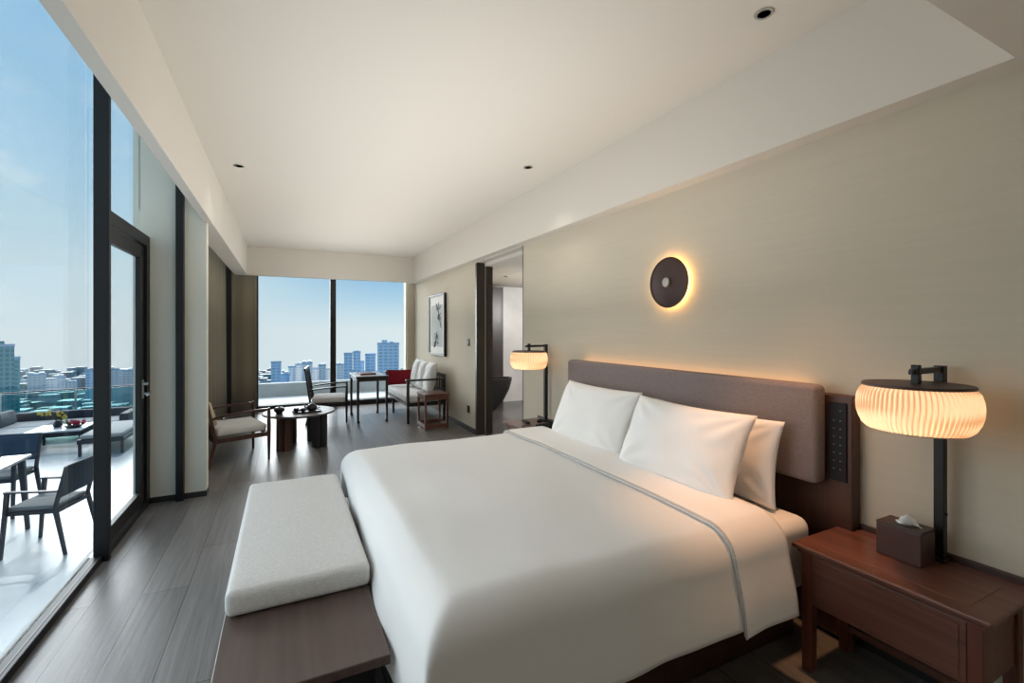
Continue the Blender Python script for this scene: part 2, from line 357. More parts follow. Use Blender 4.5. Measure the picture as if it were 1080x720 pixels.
bm = B(); box(bm, -1.10, -1.092, 4.955, 5.0, .96, 1.12, b=.003); tube(bm, [(-1.095, 4.98, 1.0), (-1.05, 4.98, 1.0), (-1.043, 4.97, 1.0), (-1.043, 4.87, 1.0)], .010); tube(bm, [(-1.095, 4.98, 1.085), (-1.06, 4.98, 1.085)], .013)
obj('handle', bm, M['steel'], dr, smooth=True)
sb('window_3', M['glass'], XL - .03, XL - .018, 5.25, YE, .05, HP)
bm = B(); box(bm, XL - .06, XL + .02, 5.25, YE + .05, 0, .06)
for y in (6.9, 8.5, 10.1): box(bm, XL - .06, XL + .04, y, y + .06, 0, HP)
struct('window_frame_left', bm, M['black'])
# end window
sb('window_4', M['glass'], -.47, 2.42, YE + .02, YE + .03, .1, HP)
bm = B(); box(bm, -1.1, 2.40, 9.98, YE + .05, 0, .1, b=.004); box(bm, .84, .95, YE - .07, YE + .05, .1, HP); box(bm, -.50, -.45, 9.98, YE + .05, .1, HP); box(bm, -.99, -.87, 9.76, 9.86, 0, HP)
struct('window_frame_end', bm, M['black'])
bm = B(); box(bm, 2.40, XR, 9.98, YE + .2, 0, HP); struct('wall_end', bm, M['wall'])
sb('trim_end_jamb', M['cream'], 2.375, 2.40, 10.03, YE + .05, .1, HP)
# bathroom beyond the opening
sb('floor_bathroom', M['bathtile'], XR + .1, 5.7, 4.4, 9.3, -.12, 0)
sb('ceiling_bathroom', M['ceil'], XR + .12, 5.7, 4.4, 9.3, 2.50, 2.6)
sb('wall_bathroom_end', M['marble'], XR + .12, 5.7, 9.0, 9.12, 0, 2.49)
sb('wall_bathroom_side', M['marble'], 5.6, 5.72, 4.4, 9.3, 0, 2.49)
sb('wall_bathroom_near', M['wall'], XR + .12, 5.7, 4.3, 4.42, 0, 2.49)
sb('ceiling_opening_head', M['ceil'], XR, XR + .12, 4.85, 6.36, HS - .01, HP)
# building and terrace outside
sb('ceiling_roof_added_eave', M['roofpaint'], XL - .02, 6.2, YB - .3, 11.9, HP + .1, HP + .4)  # unseen; overhang past the end window added to keep the sun out
sb('floor_terrace', M['tile'], -14, XL - .06, -4, 14.2, -.62, -.5)
sb('wall_plinth', M['concrete'], XL - .08, XL - .06, YB, YE + .2, -.5, .0)
sb('floor_window_ledge', M['whiteledge'], XL - .06, 6, YE + .05, 11.5, -.6, .07)
sb('wall_parapet_end', M['concrete'], XL - .06, 6, 11.5, 11.75, -.62, .36)

# ---------------------------------------------------------------- bed
X0, X1, Y0, Y1 = .385, 2.36, 1.33, 3.62
bed = thing('bed', 'large bed on a dark wood base made up with white linen', 'bed', (1.4, 2.5, 0))
obj('bed_base', box(B(), .50, 2.34, 1.47, 3.5, 0, .27, b=.01), M['bedwood'], bed)
mb = B(); box(mb, .50, 2.36, 1.385, 3.58, .27, .62, b=.06, seg=5); obj('mattress', mb, M['sheet'], bed, smooth=2)

def sstep(t): t = max(0, min(1, t)); return t * t * (3 - 2 * t)
def cloth(name, xr, drapefoot, near, far, top, hem, m, parent, off=0, nx=90, ny=150, thick=.018, R=.13, foot_hem=.30):
    """quilt laid over the bed: flat on top, rolling over the edges with radius R and hanging to the hem"""
    def roll(s, fl=.03):      # s: arc length outward from the start of the roll -> (offset outward, drop)
        q = R * PI / 2
        if s <= 0: return s, 0
        if s < q: a = s / R; return R * math.sin(a), R * (1 - math.cos(a))
        return R + fl * min(1, (s - q) / .3), R + (s - q)
    bm = B(); vs = []
    q = R * PI / 2
    ln = (top - hem) - R + q
    sy0, sy1 = -(ln), (far - near - 2 * R) + ln
    lf = (top - foot_hem) - R + q if drapefoot else 0
    x_in = xr[0] + (R if drapefoot else 0)
    tx0, tx1 = -lf, xr[1] - x_in
    for i in range(nx + 1):
        t = tx0 + (tx1 - tx0) * i / nx; row = []
        ox, dx = roll(-t, .028) if t < 0 else (-t, 0)
        x = x_in - ox
        for j in range(ny + 1):
            s = sy0 + (sy1 - sy0) * j / ny
            if s < 0: oy, dy = roll(-s); y = near + R - oy
            elif s > far - near - 2 * R: oy, dy = roll(s - (far - near - 2 * R)); y = far - R + oy
            else: dy = 0; y = near + R + s
            d = (dx ** 4 + dy ** 4) ** .25
            n1 = noise.noise(Vector((x * 2.1, y * 2.1, 3 + off))); n2 = noise.noise(Vector((x * 6, y * 2.4, 9)))
            z = top - d + (n1 * .012 + n2 * .004) * (1 - .8 * sstep((d - .1) / .2))
            hang = sstep((d - .1) / .25)
            wy = dy / (dx + dy + 1e-6)
            y += wy * (-1 if s < 0 else 1) * hang * (.005 * math.sin(x * 13 + n1 * 3) + .004 * n2 + .02)
            x += -(1 - wy) * hang * (.003 * math.sin(y * 5 + n1 * 3))
            # puff
            z += .014 * math.sin(PI * min(1, max(0, (y - near) / (far - near)))) if d < .01 else 0
            row.append(bm.verts.new((x, y, z + off)))
        vs.append(row)
    for i in range(nx):
        for j in range(ny): bm.faces.new((vs[i][j], vs[i + 1][j], vs[i + 1][j + 1], vs[i][j + 1]))
    o = obj(name, bm, m, parent, smooth=2, recalc=False)
    for p in o.data.polygons: pass
    md = o.modifiers.new('s', 'SOLIDIFY'); md.thickness = thick; md.offset = 0
    return o
dv = thing('duvet', 'white duvet draped over the bed with its top folded back', 'duvet', (1.1, 2.45, .6))
cloth('cover', (X0, 1.95), True, Y0, Y1, .668, .31, M['linen'], dv, 0)
cloth('folded_band', (1.70, 2.04), False, Y0 - .012, Y1 + .012, .690, .285, M['sheet'], dv, .002, nx=16, R=.135)
cloth('band_piping', (1.694, 1.703), False, Y0 - .016, Y1 + .016, .696, .281, M['piping'], dv, .002, nx=2, thick=.008, R=.138)

def pillow_bm(w, h, t, seed, nu=44, nv=30):
    bm = B(); g = {}
    for side in (1, -1):
        for i in range(nu + 1):
            for j in range(nv + 1):
                u = -1 + 2 * i / nu; v = -1 + 2 * j / nv
                edge = i in (0, nu) or j in (0, nv)
                if edge and side == -1: g[(side, i, j)] = g[(1, i, j)]; continue
                prof = (max(0, 1 - abs(u) ** 3.2) * max(0, 1 - abs(v) ** 2.6)) ** .55
                x = u * w / 2 * (1 - .055 * (1 - v * v)* abs(u) ** 3); y = v * h / 2 * (1 - .07 * (1 - u * u) * abs(v) ** 3)
                n = noise.noise(Vector((u * 1.7 + seed, v * 1.7, side))) * .22
                # creases running in from the corners
                cr = 0
                for cx in (-1, 1):
                    for cy in (-1, 1):
                        du = u - cx; dv_ = v - cy; r = math.hypot(du, dv_)
                        if r < 1.0: cr += math.sin(math.atan2(dv_, du) * 13 + seed) * (1 - r) * .22 * min(1, r * 4)
                z = side * t / 2 * (prof * (1 + n) + cr * prof)
                g[(side, i, j)] = bm.verts.new((x, y, z))
    for side in (1, -1):
        for i in range(nu):
            for j in range(nv):
                f = [g[(side, i, j)], g[(side, i + 1, j)], g[(side, i + 1, j + 1)], g[(side, i, j + 1)]]
                bm.faces.new(f if side == 1 else f[::-1])
    return bm
def pillow(label, y, x, z, w, h, t, lean, seed, yaw=0, m=None, name='pillow', cat='pillow', group='white pillows on the bed', roll=0):
    o = obj(name, pillow_bm(w, h, t, seed), m or M['sheet'], smooth=2)
    # local x -> world -Y, local y -> up, local z -> towards the room (-X)
    base = Matrix(((0, 0, -1), (-1, 0, 0), (0, 1, 0))).to_4x4()
    o.matrix_world = Matrix.Translation((x, y, z)) @ Matrix.Rotation(yaw, 4, 'Z') @ Matrix.Rotation(lean, 4, 'Y') @ Matrix.Rotation(roll, 4, 'X') @ base
    return tag(o, label, cat, group)
pillow('white pillow leaning on the far half of the headboard', 2.93, 2.14, .88, .93, .51, .19, .40, 1.3)
pillow('white pillow at the back, upright against the near half of the headboard', 1.95, 2.262, .857, .92, .45, .13, .16, 4.1)
pillow('white pillow in front on the near half of the bed, lit warm by the lamp', 1.985, 2.07, .888, .87, .49, .19, .42, 7.7)

# headboard
hb = thing('headboard', 'wide headboard with a mauve-grey upholstered pad on a dark wood panel', 'headboard', (2.5, 2.5, 0))
obj('wood_panel', box(B(), 2.475, XR - .005, 1.27, 3.73, .02, 1.225, b=.006), M['hbwood'], hb)
obj('pad', box(B(), 2.375, 2.475, 1.385, 3.64, .775, 1.275, b=.03, seg=4), M['hbfab'], hb, smooth=True)
obj('light_strip', box(B(), 2.482, 2.53, 1.5, 3.6, 1.2255, 1.232), M['led'], hb)['label'] = 'warm glowing light strip'
for yy, yd in ((1.292, 1.375), (3.648, 3.715)):
    cp = obj('control_panel', box(B(), 2.465, 2.475, yy, yd, .80, 1.19, b=.003), M['panelp'], hb)
    k = 0
    for zz in (1.15, 1.10, 1.06, 1.02, .98, .94, .90, .86):
        for y2 in ((yy * .68 + yd * .32), (yy * .32 + yd * .68)):
            if zz == 1.15 and y2 > (yy + yd) / 2: continue
            b_ = obj('button', box(B(), 2.4635, 2.465, y2 - .0035, y2 + .0035, zz - .0025, zz + .0025), M['icon'], cp)

# bench at the foot of the bed
bn = thing('bed_bench', 'long low dark wood bench with a pale grey cushion at the foot of the bed', 'bench', (.06, 2.6, 0))
obj('top', box(B(), -.215, .336, 1.64, 3.6, .375, .41, b=.004), M['benchwood'], bn)
obj('plinth', box(B(), -.19, .30, 1.74, 3.56, 0, .375), M['black'], bn)
bm = B(); box(bm, -.212, .343, 2.11, 3.57, .412, .515, b=.028, seg=4)
bmesh.ops.subdivide_edges(bm, edges=[e_ for e_ in bm.edges if e_.calc_length() > .3], cuts=14, use_grid_fill=True)
for v in bm.verts:
    if v.co.z > .50: v.co.z += .012 * math.sin(PI * (v.co.x + .212) / .53) * math.sin(PI * (v.co.y - 2.11) / 1.46) + .003 * noise.noise(v.co * 6)
obj('cushion', bm, M['bench'], bn, smooth=2)

# ---------------------------------------------------------------- bedside tables, lamps and what stands on them
def nightstand(label, ya, yb, n0, n1):
    """n0..n1: the stretch of depth clear of the headboard panel, where the table reaches the wall"""
    t = thing('nightstand', label, 'bedside table', (2.33, (ya + yb) / 2, 0), 0, 'bedside tables')
    xf, xb, xs = 2.13, XR - .02, 2.468
    bm = B(); box(bm, xf - .03, xs, ya - .03, yb + .03, .552, .575, b=.007, seg=3); box(bm, xs - .01, xb, n0, n1, .553, .5745); box(bm, xf - .012, xs, ya - .012, yb + .012, .535, .552, b=.003)
    obj('top', bm, M['rosewood'], t)
    obj('top_panel', box(B(), xf + .045, xs - .03, ya + .05, yb - .05, .575, .5765), M['rosewood'], t)
    obj('back_rail', box(B(), xb - .002, XR - .004, n0, n1, .535, .60, b=.002), M['bedwood'], t)
    fr = obj('drawer', box(B(), xf + .004, xf + .022, ya + .045, yb - .045, .31, .53, b=.003), M['rosewood'], t)
    obj('raised_panel', box(B(), xf + .001, xf + .004, ya + .065, yb - .065, .33, .512, b=.0014, seg=1), M['rosewood'], fr)
    for x in (xf + .023, xs - .023):
        for y in (ya + .022, yb - .022): obj('leg', box(B(), x - .0225, x + .0225, y - .0215, y + .0215, 0, .535, b=.003), M['rosewoodz'], t)
    for y in (ya + .02, yb - .02): obj('side_panel', box(B(), xf + .046, xs - .046, y - .01, y + .01, .31, .534), M['rosewood'], t)
    obj('back_panel', box(B(), xs - .03, xs - .015, ya + .045, yb - .045, .31, .534), M['rosewood'], t)
    obj('stretcher', box(B(), xs - .04, xs - .012, ya + .044, yb - .044, .10, .13), M['rosewood'], t)
    return t
ns1 = nightstand('reddish-brown wooden bedside table in the near right corner, holding the tissue box', .69, 1.305, .66, 1.262)
ns2 = nightstand('reddish-brown wooden bedside table on the far side of the bed, holding the telephone', 3.79, 4.44, 3.76, 4.47)

def table_lamp(label, y, ydir=1):
    xc = 2.285; zt = .577
    t = thing('table_lamp', label, 'lamp', (2.49, y, zt), 0, 'bedside lamps')
    obj('base', box(B(), 2.46, 2.52, y - .024, y + .024, zt, zt + .014, b=.003), M['blackmetal'], t)
    obj('post', box(B(), 2.47, 2.505, y - .017, y + .017, zt + .014, 1.40, b=.002), M['blackmetal'], t)
    bm = B(); box(bm, xc - .03, 2.505, y - .011, y + .011, 1.372, 1.395, b=.002); obj('arm', bm, M['blackmetal'], t)
    bm = B(); box(bm, xc - .012, xc + .012, y - .014, y + .014, 1.33, 1.41, b=.003); box(bm, xc - .045, xc + .045, y - .008, y + .008, 1.372, 1.39, b=.002); obj('hanger', bm, M['blackmetal'], t)
    bm = B(); lathe(bm, [(0, 1.334), (.175, 1.334), (.178, 1.330), (.178, 1.323), (0, 1.323)], (xc, y, 0), 64); obj('cap', bm, M['bronze'], t, smooth=True)
    prof = [(.170, 1.322), (.184, 1.305), (.191, 1.278), (.193, 1.25), (.191, 1.22), (.184, 1.19), (.172, 1.165), (.156, 1.150)]
    bm = B(); n = 288; rings = []
    for i, (r, z) in enumerate(prof):
        ring = []
        for k in range(n):
            a = 2 * PI * k / n; rr = r * (1 + .028 * math.cos(72 * (a + (.012 * math.sin(i * .9) if i else 0))))
            ring.append(bm.verts.new((xc + rr * math.cos(a), y + rr * math.sin(a), z)))
        rings.append(ring)
    for a, b in zip(rings, rings[1:]):
        for k in range(n): bm.faces.new((a[k], a[(k + 1) % n], b[(k + 1) % n], b[k]))
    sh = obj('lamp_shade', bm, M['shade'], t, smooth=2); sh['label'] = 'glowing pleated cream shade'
    bm = B(); lathe(bm, [(.154, 1.152), (.157, 1.149), (.154, 1.146), (.151, 1.149), (.154, 1.152)], (xc, y, 0), 64); obj('rim', bm, M['shade'], t, smooth=True)
    bm = B(); lathe(bm, [(0, 1.285), (.015, 1.28), (.028, 1.255), (.022, 1.235), (0, 1.225)], (xc, y, 0), 16); obj('bulb', bm, M['bulb'], t, smooth=True)
    bm = B(); tube(bm, [(2.4875, y, zt + .2), (2.4875, y - .024, zt + .2)], .005); obj('switch', bm, M['blackmetal'], t)
    point(xc, y, 1.20, 7, (1, .70, .46), r=.05)
    return t
table_lamp('black bracket lamp with a pleated cream shade on the near bedside table', .94)
table_lamp('black bracket lamp with a pleated cream shade on the far bedside table', 4.22)

tb = thing('tissue_box', 'brown leather tissue box on the near bedside table', 'tissue box', (2.40, 1.03, .577))
obj('box_body', box(B(), 2.325, 2.445, .94, 1.10, .5775, .712, b=.004), M['leather'], tb)
obj('lid', box(B(), 2.324, 2.446, .939, 1.101, .7125, .72, b=.003), M['leather2'], tb)
bm = B()
nv = 9
for s_ in range(2):
    row = []
    for i in range(nv):
        u = i / (nv - 1); y_ = .975 + .1 * u
        row.append([bm.verts.new((2.385 + .016 * math.sin(u * 7 + s_) - s_ * .035 * v + .012 * v, y_ - .012 + .02 * v * (u - .5) * -2, .719 + .045 * v * (1 - abs(u - .5) * 1.5))) for v in (0, .5, 1)])
    for a, b in zip(row, row[1:]):
        for k in range(2): bm.faces.new((a[k], b[k], b[k + 1], a[k + 1]))
o = obj('tissue', bm, M['tissue'], tb, smooth=2); o.modifiers.new('s', 'SOLIDIFY').thickness = .0015
o['label'] = 'white tissue sticking out'

ph = thing('telephone', 'black desk telephone on the far bedside table', 'telephone', (2.33, 3.93, .577), .2)
bm = B(); box(bm, -.08, .08, -.09, .09, 0, .035, b=.012, seg=3); obj('body', bm, M['plastic'], ph, smooth=True, world=False)
bm = B(); pts = [(-.015 + 0, -.11 + .022 * k, .055 + .022 * math.sin(PI * k / 10)) for k in range(11)]; tube(bm, pts, .012, 10, rs=[.02, .022, .015, .012, .012, .012, .012, .012, .015, .022, .02]); obj('handset', bm, M['plastic'], ph, smooth=True, world=False)
bm = B()
for i in range(3):
    for j in range(4): box(bm, .028 + i * .016, .038 + i * .016, -.04 + j * .02, -.028 + j * .02, .035, .039)
obj('keypad', bm, M['panelp'], ph, world=False)
bm = B(); tube(bm, [(-.07 + .0, -.09 - .008 * k, .01 + .008 * math.sin(k * 1.9)) for k in range(12)], .004, 6); obj('cord', bm, M['plastic'], ph, smooth=True, world=False)
np_ = thing('notepad', 'small dark notepad lying on the far bedside table in front of the telephone', 'notepad', (2.2, 4.06, .577), .15)
obj('cover', box(B(), -.06, .06, -.045, .045, 0, .008, b=.002), M['leather2'], np_, world=False)
obj('pen', tube(B(), [(-.05, .055, .006), (.06, .058, .006)], .004), M['plastic'], np_, world=False)
rm = thing('remote_control', 'black remote control lying on the far bedside table beside the notepad', 'remote', (2.28, 4.28, .577), 1.45)
obj('body', box(B(), -.08, .08, -.02, .02, 0, .016, b=.005), M['plastic'], rm, world=False)

# ---------------------------------------------------------------- on the right wall
sc = thing('wall_sconce', 'round dark bronze wall light with a warm halo above the bed', 'wall light', (XR, 2.50, 1.897))
obj('disc', lathe(B(), [(0, -.052), (.05, -.052), (.12, -.048), (.175, -.040), (.183, -.046), (.186, -.040), (.182, -.032), (0, -.034)], (XR, 2.5, 1.897), 64, 'X'), M['bronze'], sc, smooth=True)
obj('knob', lathe(B(), [(0, -.075), (.030, -.073), (.036, -.066), (.036, -.05), (0, -.05)], (XR, 2.5, 1.897), 32, 'X'), M['steel'], sc, smooth=True)
obj('light_ring', lathe(B(), [(.15, -.030), (.16, -.030), (.16, -.012), (.15, -.012), (.15, -.030)], (XR, 2.5, 1.897), 64, 'X'), M['ring'], sc)['label'] = 'warm glowing ring'
obj('mount', lathe(B(), [(0, -.034), (.06, -.034), (.06, 0), (0, 0)], (XR, 2.5, 1.897), 32, 'X'), M['blackmetal'], sc)

pic = thing('framed_picture', 'tall black-framed ink painting of flowers hanging above the sofa', 'picture', (XR, 8.2, 1.65))
y0, y1, z0, z1 = 7.74, 8.70, 1.09, 2.21
bm = B()
for a in ((y0, y0 + .035, z0, z1), (y1 - .035, y1, z0, z1), (y0 + .035, y1 - .035, z0, z0 + .03), (y0 + .035, y1 - .035, z1 - .03, z1)): box(bm, XR - .05, XR - .002, *a)
obj('frame', bm, M['black'], pic)
obj('mat_board', box(B(), XR - .03, XR - .02, y0 + .035, y1 - .035, z0 + .03, z1 - .03), M['paper'], pic)
obj('painting', box(B(), XR - .032, XR - .03, y0 + .13, y1 - .13, z0 + .16, z1 - .2), M['inkwash'], pic)
bm = B(); R2 = random.Random(3)
def blot(y, z, r):
    k = 7; c = bm.verts.new((XR - .0335, y, z)); vs = [bm.verts.new((XR - .0335, y + r * (.7 + .6 * R2.random()) * math.cos(2 * PI * i / k), z + r * .8 * (.7 + .6 * R2.random()) * math.sin(2 * PI * i / k))) for i in range(k)]
    for i in range(k): bm.faces.new((c, vs[i], vs[(i + 1) % k]))
for cy, cz, s in ((8.12, 1.93, .13), (8.02, 1.78, .12), (8.25, 1.40, .12), (8.32, 1.30, .08)):
    for i in range(9): blot(cy + R2.uniform(-1, 1) * s, cz + R2.uniform(-1, 1) * s * .8, R2.uniform(.015, .04))
for (a, b) in (((8.12, 1.93), (7.96, 1.6)), ((8.02, 1.8), (8.2, 1.98)), ((8.3, 1.25), (8.2, 1.52)), ((8.2, 1.45), (8.4, 1.4))):
    bar(bm, (XR - .0338, a[0], a[1]), (XR - .0338, b[0], b[1]), .012, .001)
obj('flower_drawing', bm, M['ink'], pic)
def plate(name, label, y, z, cat):
    t = thing(name, label, cat, (XR, y, z))
    obj('plate', box(B(), XR - .010, XR - .001, y - .05, y + .05, z - .055, z + .055, b=.003), M['plastic'], t)
    obj('rocker', box(B(), XR - .013, XR - .010, y - .035, y + .035, z - .04, z + .04, b=.001, seg=1), M['panelp'], t)
plate('light_switch', 'small black light switch on the wall beside the bathroom opening', 6.66, 1.36, 'switch')
plate('wall_socket', 'small black socket low on the wall near the bathroom opening', 6.66, .33, 'socket')

# downlights
def downlight(label, x, y, z=HC, e=15, c=(1, .92, .82), sz=105):
    t = thing('ceiling_downlight', label, 'downlight', (x, y, z), 0, 'recessed ceiling downlights')
    obj('trim_ring', lathe(B(), [(.030, -.006), (.043, -.006), (.045, 0), (.030, 0), (.030, -.006)], (x, y, z), 32), M['steel'], t, smooth=True)
    obj('baffle', lathe(B(), [(0, -.001), (.030, -.001), (.030, -.004), (.018, -.002), (0, -.002)], (x, y, z), 24), M['bronze'], t)
    obj('lens', lathe(B(), [(0, -.0035), (.012, -.0035), (.012, -.002), (0, -.002)], (x, y, z), 16), M['dl'], t)
    spot(x, y, z - .03, e, c, sz)
downlight('recessed downlight in the ceiling at the top right, above the near side of the bed', 2.075, 1.45, HC, 150, (1, .50, .24), 40)
downlight('recessed downlight in the ceiling beyond the bed, near the right soffit', 2.05, 3.8)
downlight('recessed downlight in the ceiling beside the left beam', -.38, 4.96, HC, 4)
downlight('recessed downlight in the bathroom ceiling', 3.62, 6.45, 2.49, 40)
downlight('recessed downlight in the bathroom ceiling, farther left than its neighbour', 3.5, 7.3, 2.49, 60)

# ---------------------------------------------------------------- bathroom things
point(5.0, 6.6, 2.0, 120, (1, .97, .93), r=.15)  # added fill light out of view, brightens the marble
tub = thing('bathtub', 'black freestanding bathtub seen through the bathroom opening', 'bathtub', (3.40, 8.2, 0))
bm = B(); lathe(bm, [(.0, 0), (.30, 0), (.34, .05), (.47, .2), (.58, .4), (.63, .58), (.635, .62), (.60, .62), (.57, .5), (.45, .25), (.30, .12), (0, .10)], (3.40, 8.2, 0), 48, sy=.55)
obj('tub_shell', bm, M['tub'], tub, smooth=True)
fc = thing('bath_tap', 'slender black floor-standing tap beside the bathtub', 'tap', (3.55, 8.5, 0))
bm = B(); tube(bm, [(3.66, 8.62, 0), (3.66, 8.62, .93), (3.67, 8.60, .98), (3.70, 8.52, .99), (3.71, 8.44, .97)], .014); obj('spout', bm, M['blackmetal'], fc, smooth=True)
obj('lever', box(B(), 3.675, 3.78, 8.61, 8.63, .84, .855), M['steel'], fc)
cb = thing('wardrobe', 'tall dark wood wardrobe panels standing in the bathroom', 'wardrobe', (3.5, 8.8, 0))
obj('carcass', box(B(), 2.9, 4.12, 8.74, 8.995, 0, 2.45), M['darkwood'], cb)
for x in (2.92, 3.3, 3.7): obj('door', box(B(), x, x + .36, 8.715, 8.738, .04, 2.43, b=.003), M['ebony'], cb)
obj('edge_strip', box(B(), 3.665, 3.695, 8.70, 8.738, .04, 2.43), M['steel'], cb)

# ---------------------------------------------------------------- curtains
def curtain(label, p0, p1, z0, z1, waves, amp, m=M['curtain']):
    t = thing('curtain', label, 'curtain', (p0[0], p0[1], z0))
    bm = B(); n = int(waves * 10); a = Vector((p1[0] - p0[0], p1[1] - p0[1], 0)); nrm = Vector((-a.y, a.x, 0)).normalized(); rows = []
    for i in range(n + 1):
        u = i / n; p = Vector((p0[0], p0[1], 0)) + a * u; o_ = amp * math.sin(u * waves * 2 * PI) + amp * .25 * math.sin(u * waves * 5.3)
        rows.append([bm.verts.new(p + nrm * o_ * (.75 + .25 * k) + Vector((0, 0, z1 + (z0 - z1) * k / 4))) for k in range(5)])
    for a_, b_ in zip(rows, rows[1:]):
        for k in range(4): bm.faces.new((a_[k], b_[k], b_[k + 1], a_[k + 1]))
    o = obj('fabric', bm, m, t, smooth=2); o.modifiers.new('s', 'SOLIDIFY').thickness = .004
    q0 = Vector((p0[0], p0[1], z1 + .012)); q1 = Vector((p1[0], p1[1], z1 + .012)); obj('track', bar(B(), q0, q1, .03, .02), M['whiteledge'], t)
    return t
curtain('long taupe curtain drawn along the left glazing behind the armchair', (-1.075, 5.35), (-.955, 9.72), .02, 2.9, 11, .024)
curtain('narrow taupe curtain panel gathered at the left of the end window', (-.90, 9.9), (-.47, 9.9), .02, 2.9, 1.5, .01)

# ---------------------------------------------------------------- lounge furniture
def armchair(label, loc, rz, wmat, back_h, pad, group):
    """faces +X locally"""
    t = thing('armchair', label, 'armchair', loc, rz, group); W2 = .34; D = .55
    for y in (-W2, W2):
        obj('leg', tube(B(), [(D / 2, y, 0), (D / 2, y, .22), (D / 2, y, .42), (D / 2, y, .60), (D / 2, y, .62)], .02, 10, rs=[.012, .019, .022, .017, .012]), wmat, t, smooth=True, world=False)
        bm = B(); bar(bm, (-D / 2 - .07, y, 0), (-D / 2, y, .30), .03, .035); bar(bm, (-D / 2, y, .30), (-D / 2 - .09, y, back_h), .032, .036, .024, .026)
        obj('leg', bm, wmat, t, world=False)
        bm = B(); pts = [(D / 2 + .005, y, .60), (D / 2 - .06, y, .605), (.08, y, .60), (-.12, y, .585), (-D / 2 + .02, y, .57), (-D / 2 - .04, y, .545)]
        for a, b in zip(pts, pts[1:]): bar(bm, a, b, .036, .022)
        obj('armrest', bm, wmat, t, world=False)
    bm = B()
    for y in (-W2, W2): bar(bm, (-D / 2, y, .30), (D / 2, y, .31), .026, .05)
    bar(bm, (D / 2, -W2, .31), (D / 2, W2, .31), .026, .05); bar(bm, (-D / 2, -W2, .30), (-D / 2, W2, .30), .026, .05); obj('seat_frame', bm, wmat, t, world=False)
    bm = B(); box(bm, -D / 2 + .01, D / 2 - .015, -W2 + .025, W2 - .025, .34, .43, b=.03, seg=4); obj('seat_cushion', bm, M['white'], t, smooth=2, world=False)
    bm = B()
    bar(bm, (-D / 2 - .09, -W2, back_h - .02), (-D / 2 - .09, W2, back_h - .02), .03, .05)
    for k in range(7): bar(bm, (-D / 2 - .025, -W2 + .09 + k * .083, .36), (-D / 2 - .085, -W2 + .09 + k * .083, back_h - .03), .014, .012)
    obj('backrest', bm, wmat, t, world=False)
    if pad:
        mt = Matrix.Translation((-D / 2 - .03, 0, .58)) @ Matrix.Rotation(-.28, 4, 'Y')
        bm = B(); box(bm, -.045, .045, -W2 + .07, W2 - .07, -.13, .16, b=.035, seg=4, mtx=mt); obj('back_cushion', bm, mat('beige_cushion', (222, 208, 184), .85), t, smooth=2, world=False)
    return t
armchair('walnut armchair with a pale grey seat beside the return wall and curtain', (-.53, 6.495, 0), .30, M['walnut'], .80, True, 'wooden armchairs')
armchair('dark wooden armchair with a white seat in front of the end window', (.70, 8.50, 0), -.12, M['ebony'], .92, False, 'wooden armchairs')
for o in list(bpy.data.objects):
    pass

ct = thing('coffee_table', 'round dark coffee table on slab legs in the lounge', 'coffee table', (.18, 6.80, 0))
obj('tabletop', lathe(B(), [(0, .435), (.42, .435), (.44, .442), (.445, .455), (.44, .466), (0, .466)], (.18, 6.8, 0), 64), M['mosaic'], ct, smooth=True)
for cx, cy, r in ((.00, 6.62, .35), (.42, 6.62, -.35), (.06, 7.06, -.2), (.38, 7.04, .4)):
    bm = B(); box(bm, -.09, .09, -.035, .035, 0, .435, b=.004, mtx=Matrix.Translation((cx, cy, 0)) @ Matrix.Rotation(r, 4, 'Z')); box(bm, -.03, .03, -.09, .09, 0, .435, b=.004, mtx=Matrix.Translation((cx, cy, 0)) @ Matrix.Rotation(r, 4, 'Z'))
    obj('leg', bm, M['walnut'] if cx < .2 else M['ebony'], ct)
# tea set
tr = tag(obj('tea_tray', lathe(B(), [(0, 0), (.17, 0), (.19, .015), (.185, .018), (.165, .008), (0, .008)], (.27, 6.68, .467), 40, sy=.6), M['ceramic'], smooth=True), 'oval black tea tray on the coffee table', 'tray')
tp = thing('teapot', 'small black teapot standing on the tea tray', 'teapot', (.33, 6.70, .476))
obj('body', lathe(B(), [(0, 0), (.045, 0), (.062, .025), (.065, .05), (.05, .078), (.03, .085), (0, .085)], (.33, 6.70, .476), 24), M['ceramic'], tp, smooth=True)
obj('lid', lathe(B(), [(0, .086), (.032, .086), (.028, .095), (.008, .098), (.01, .11), (0, .113)], (.33, 6.70, .476), 20), M['ceramic'], tp, smooth=True)
obj('spout', tube(B(), [(.27, 6.70, .51), (.245, 6.70, .53), (.235, 6.70, .555)], .01, 8, rs=[.014, .01, .007]), M['ceramic'], tp, smooth=True)
obj('handle', tube(B(), [(.39, 6.7, .545), (.42, 6.7, .54), (.425, 6.7, .515), (.395, 6.7, .50)], .007), M['ceramic'], tp, smooth=True)
def cup(label, x, y, z, s=1, name='teacup', cat='cup', grp='black teacups on the tray', handle=False, mtl='ceramic'):
    t = thing(name, label, cat, (x, y, z), 0, grp)
    obj('bowl', lathe(B(), [(0, 0), (.018 * s, 0), (.032 * s, .02 * s), (.037 * s, .045 * s), (.034 * s, .045 * s), (.028 * s, .02 * s), (0, .008 * s)], (x, y, z), 20), M[mtl], t, smooth=True)
    if handle: obj('handle', tube(B(), [(x + .034 * s, y, z + .036 * s), (x + .055 * s, y, z + .033 * s), (x + .052 * s, y, z + .015 * s), (x + .028 * s, y, z + .012 * s)], .004 * s), M[mtl], t, smooth=True)
    return t
cup('black teacup at the left end of the tea tray', .14, 6.66, .477)
cup('black teacup on the tea tray just in front of the teapot', .22, 6.62, .477)
bw = thing('incense_burner', 'small round black lidded bowl on the left of the coffee table', 'bowl', (-.06, 6.66, .467))
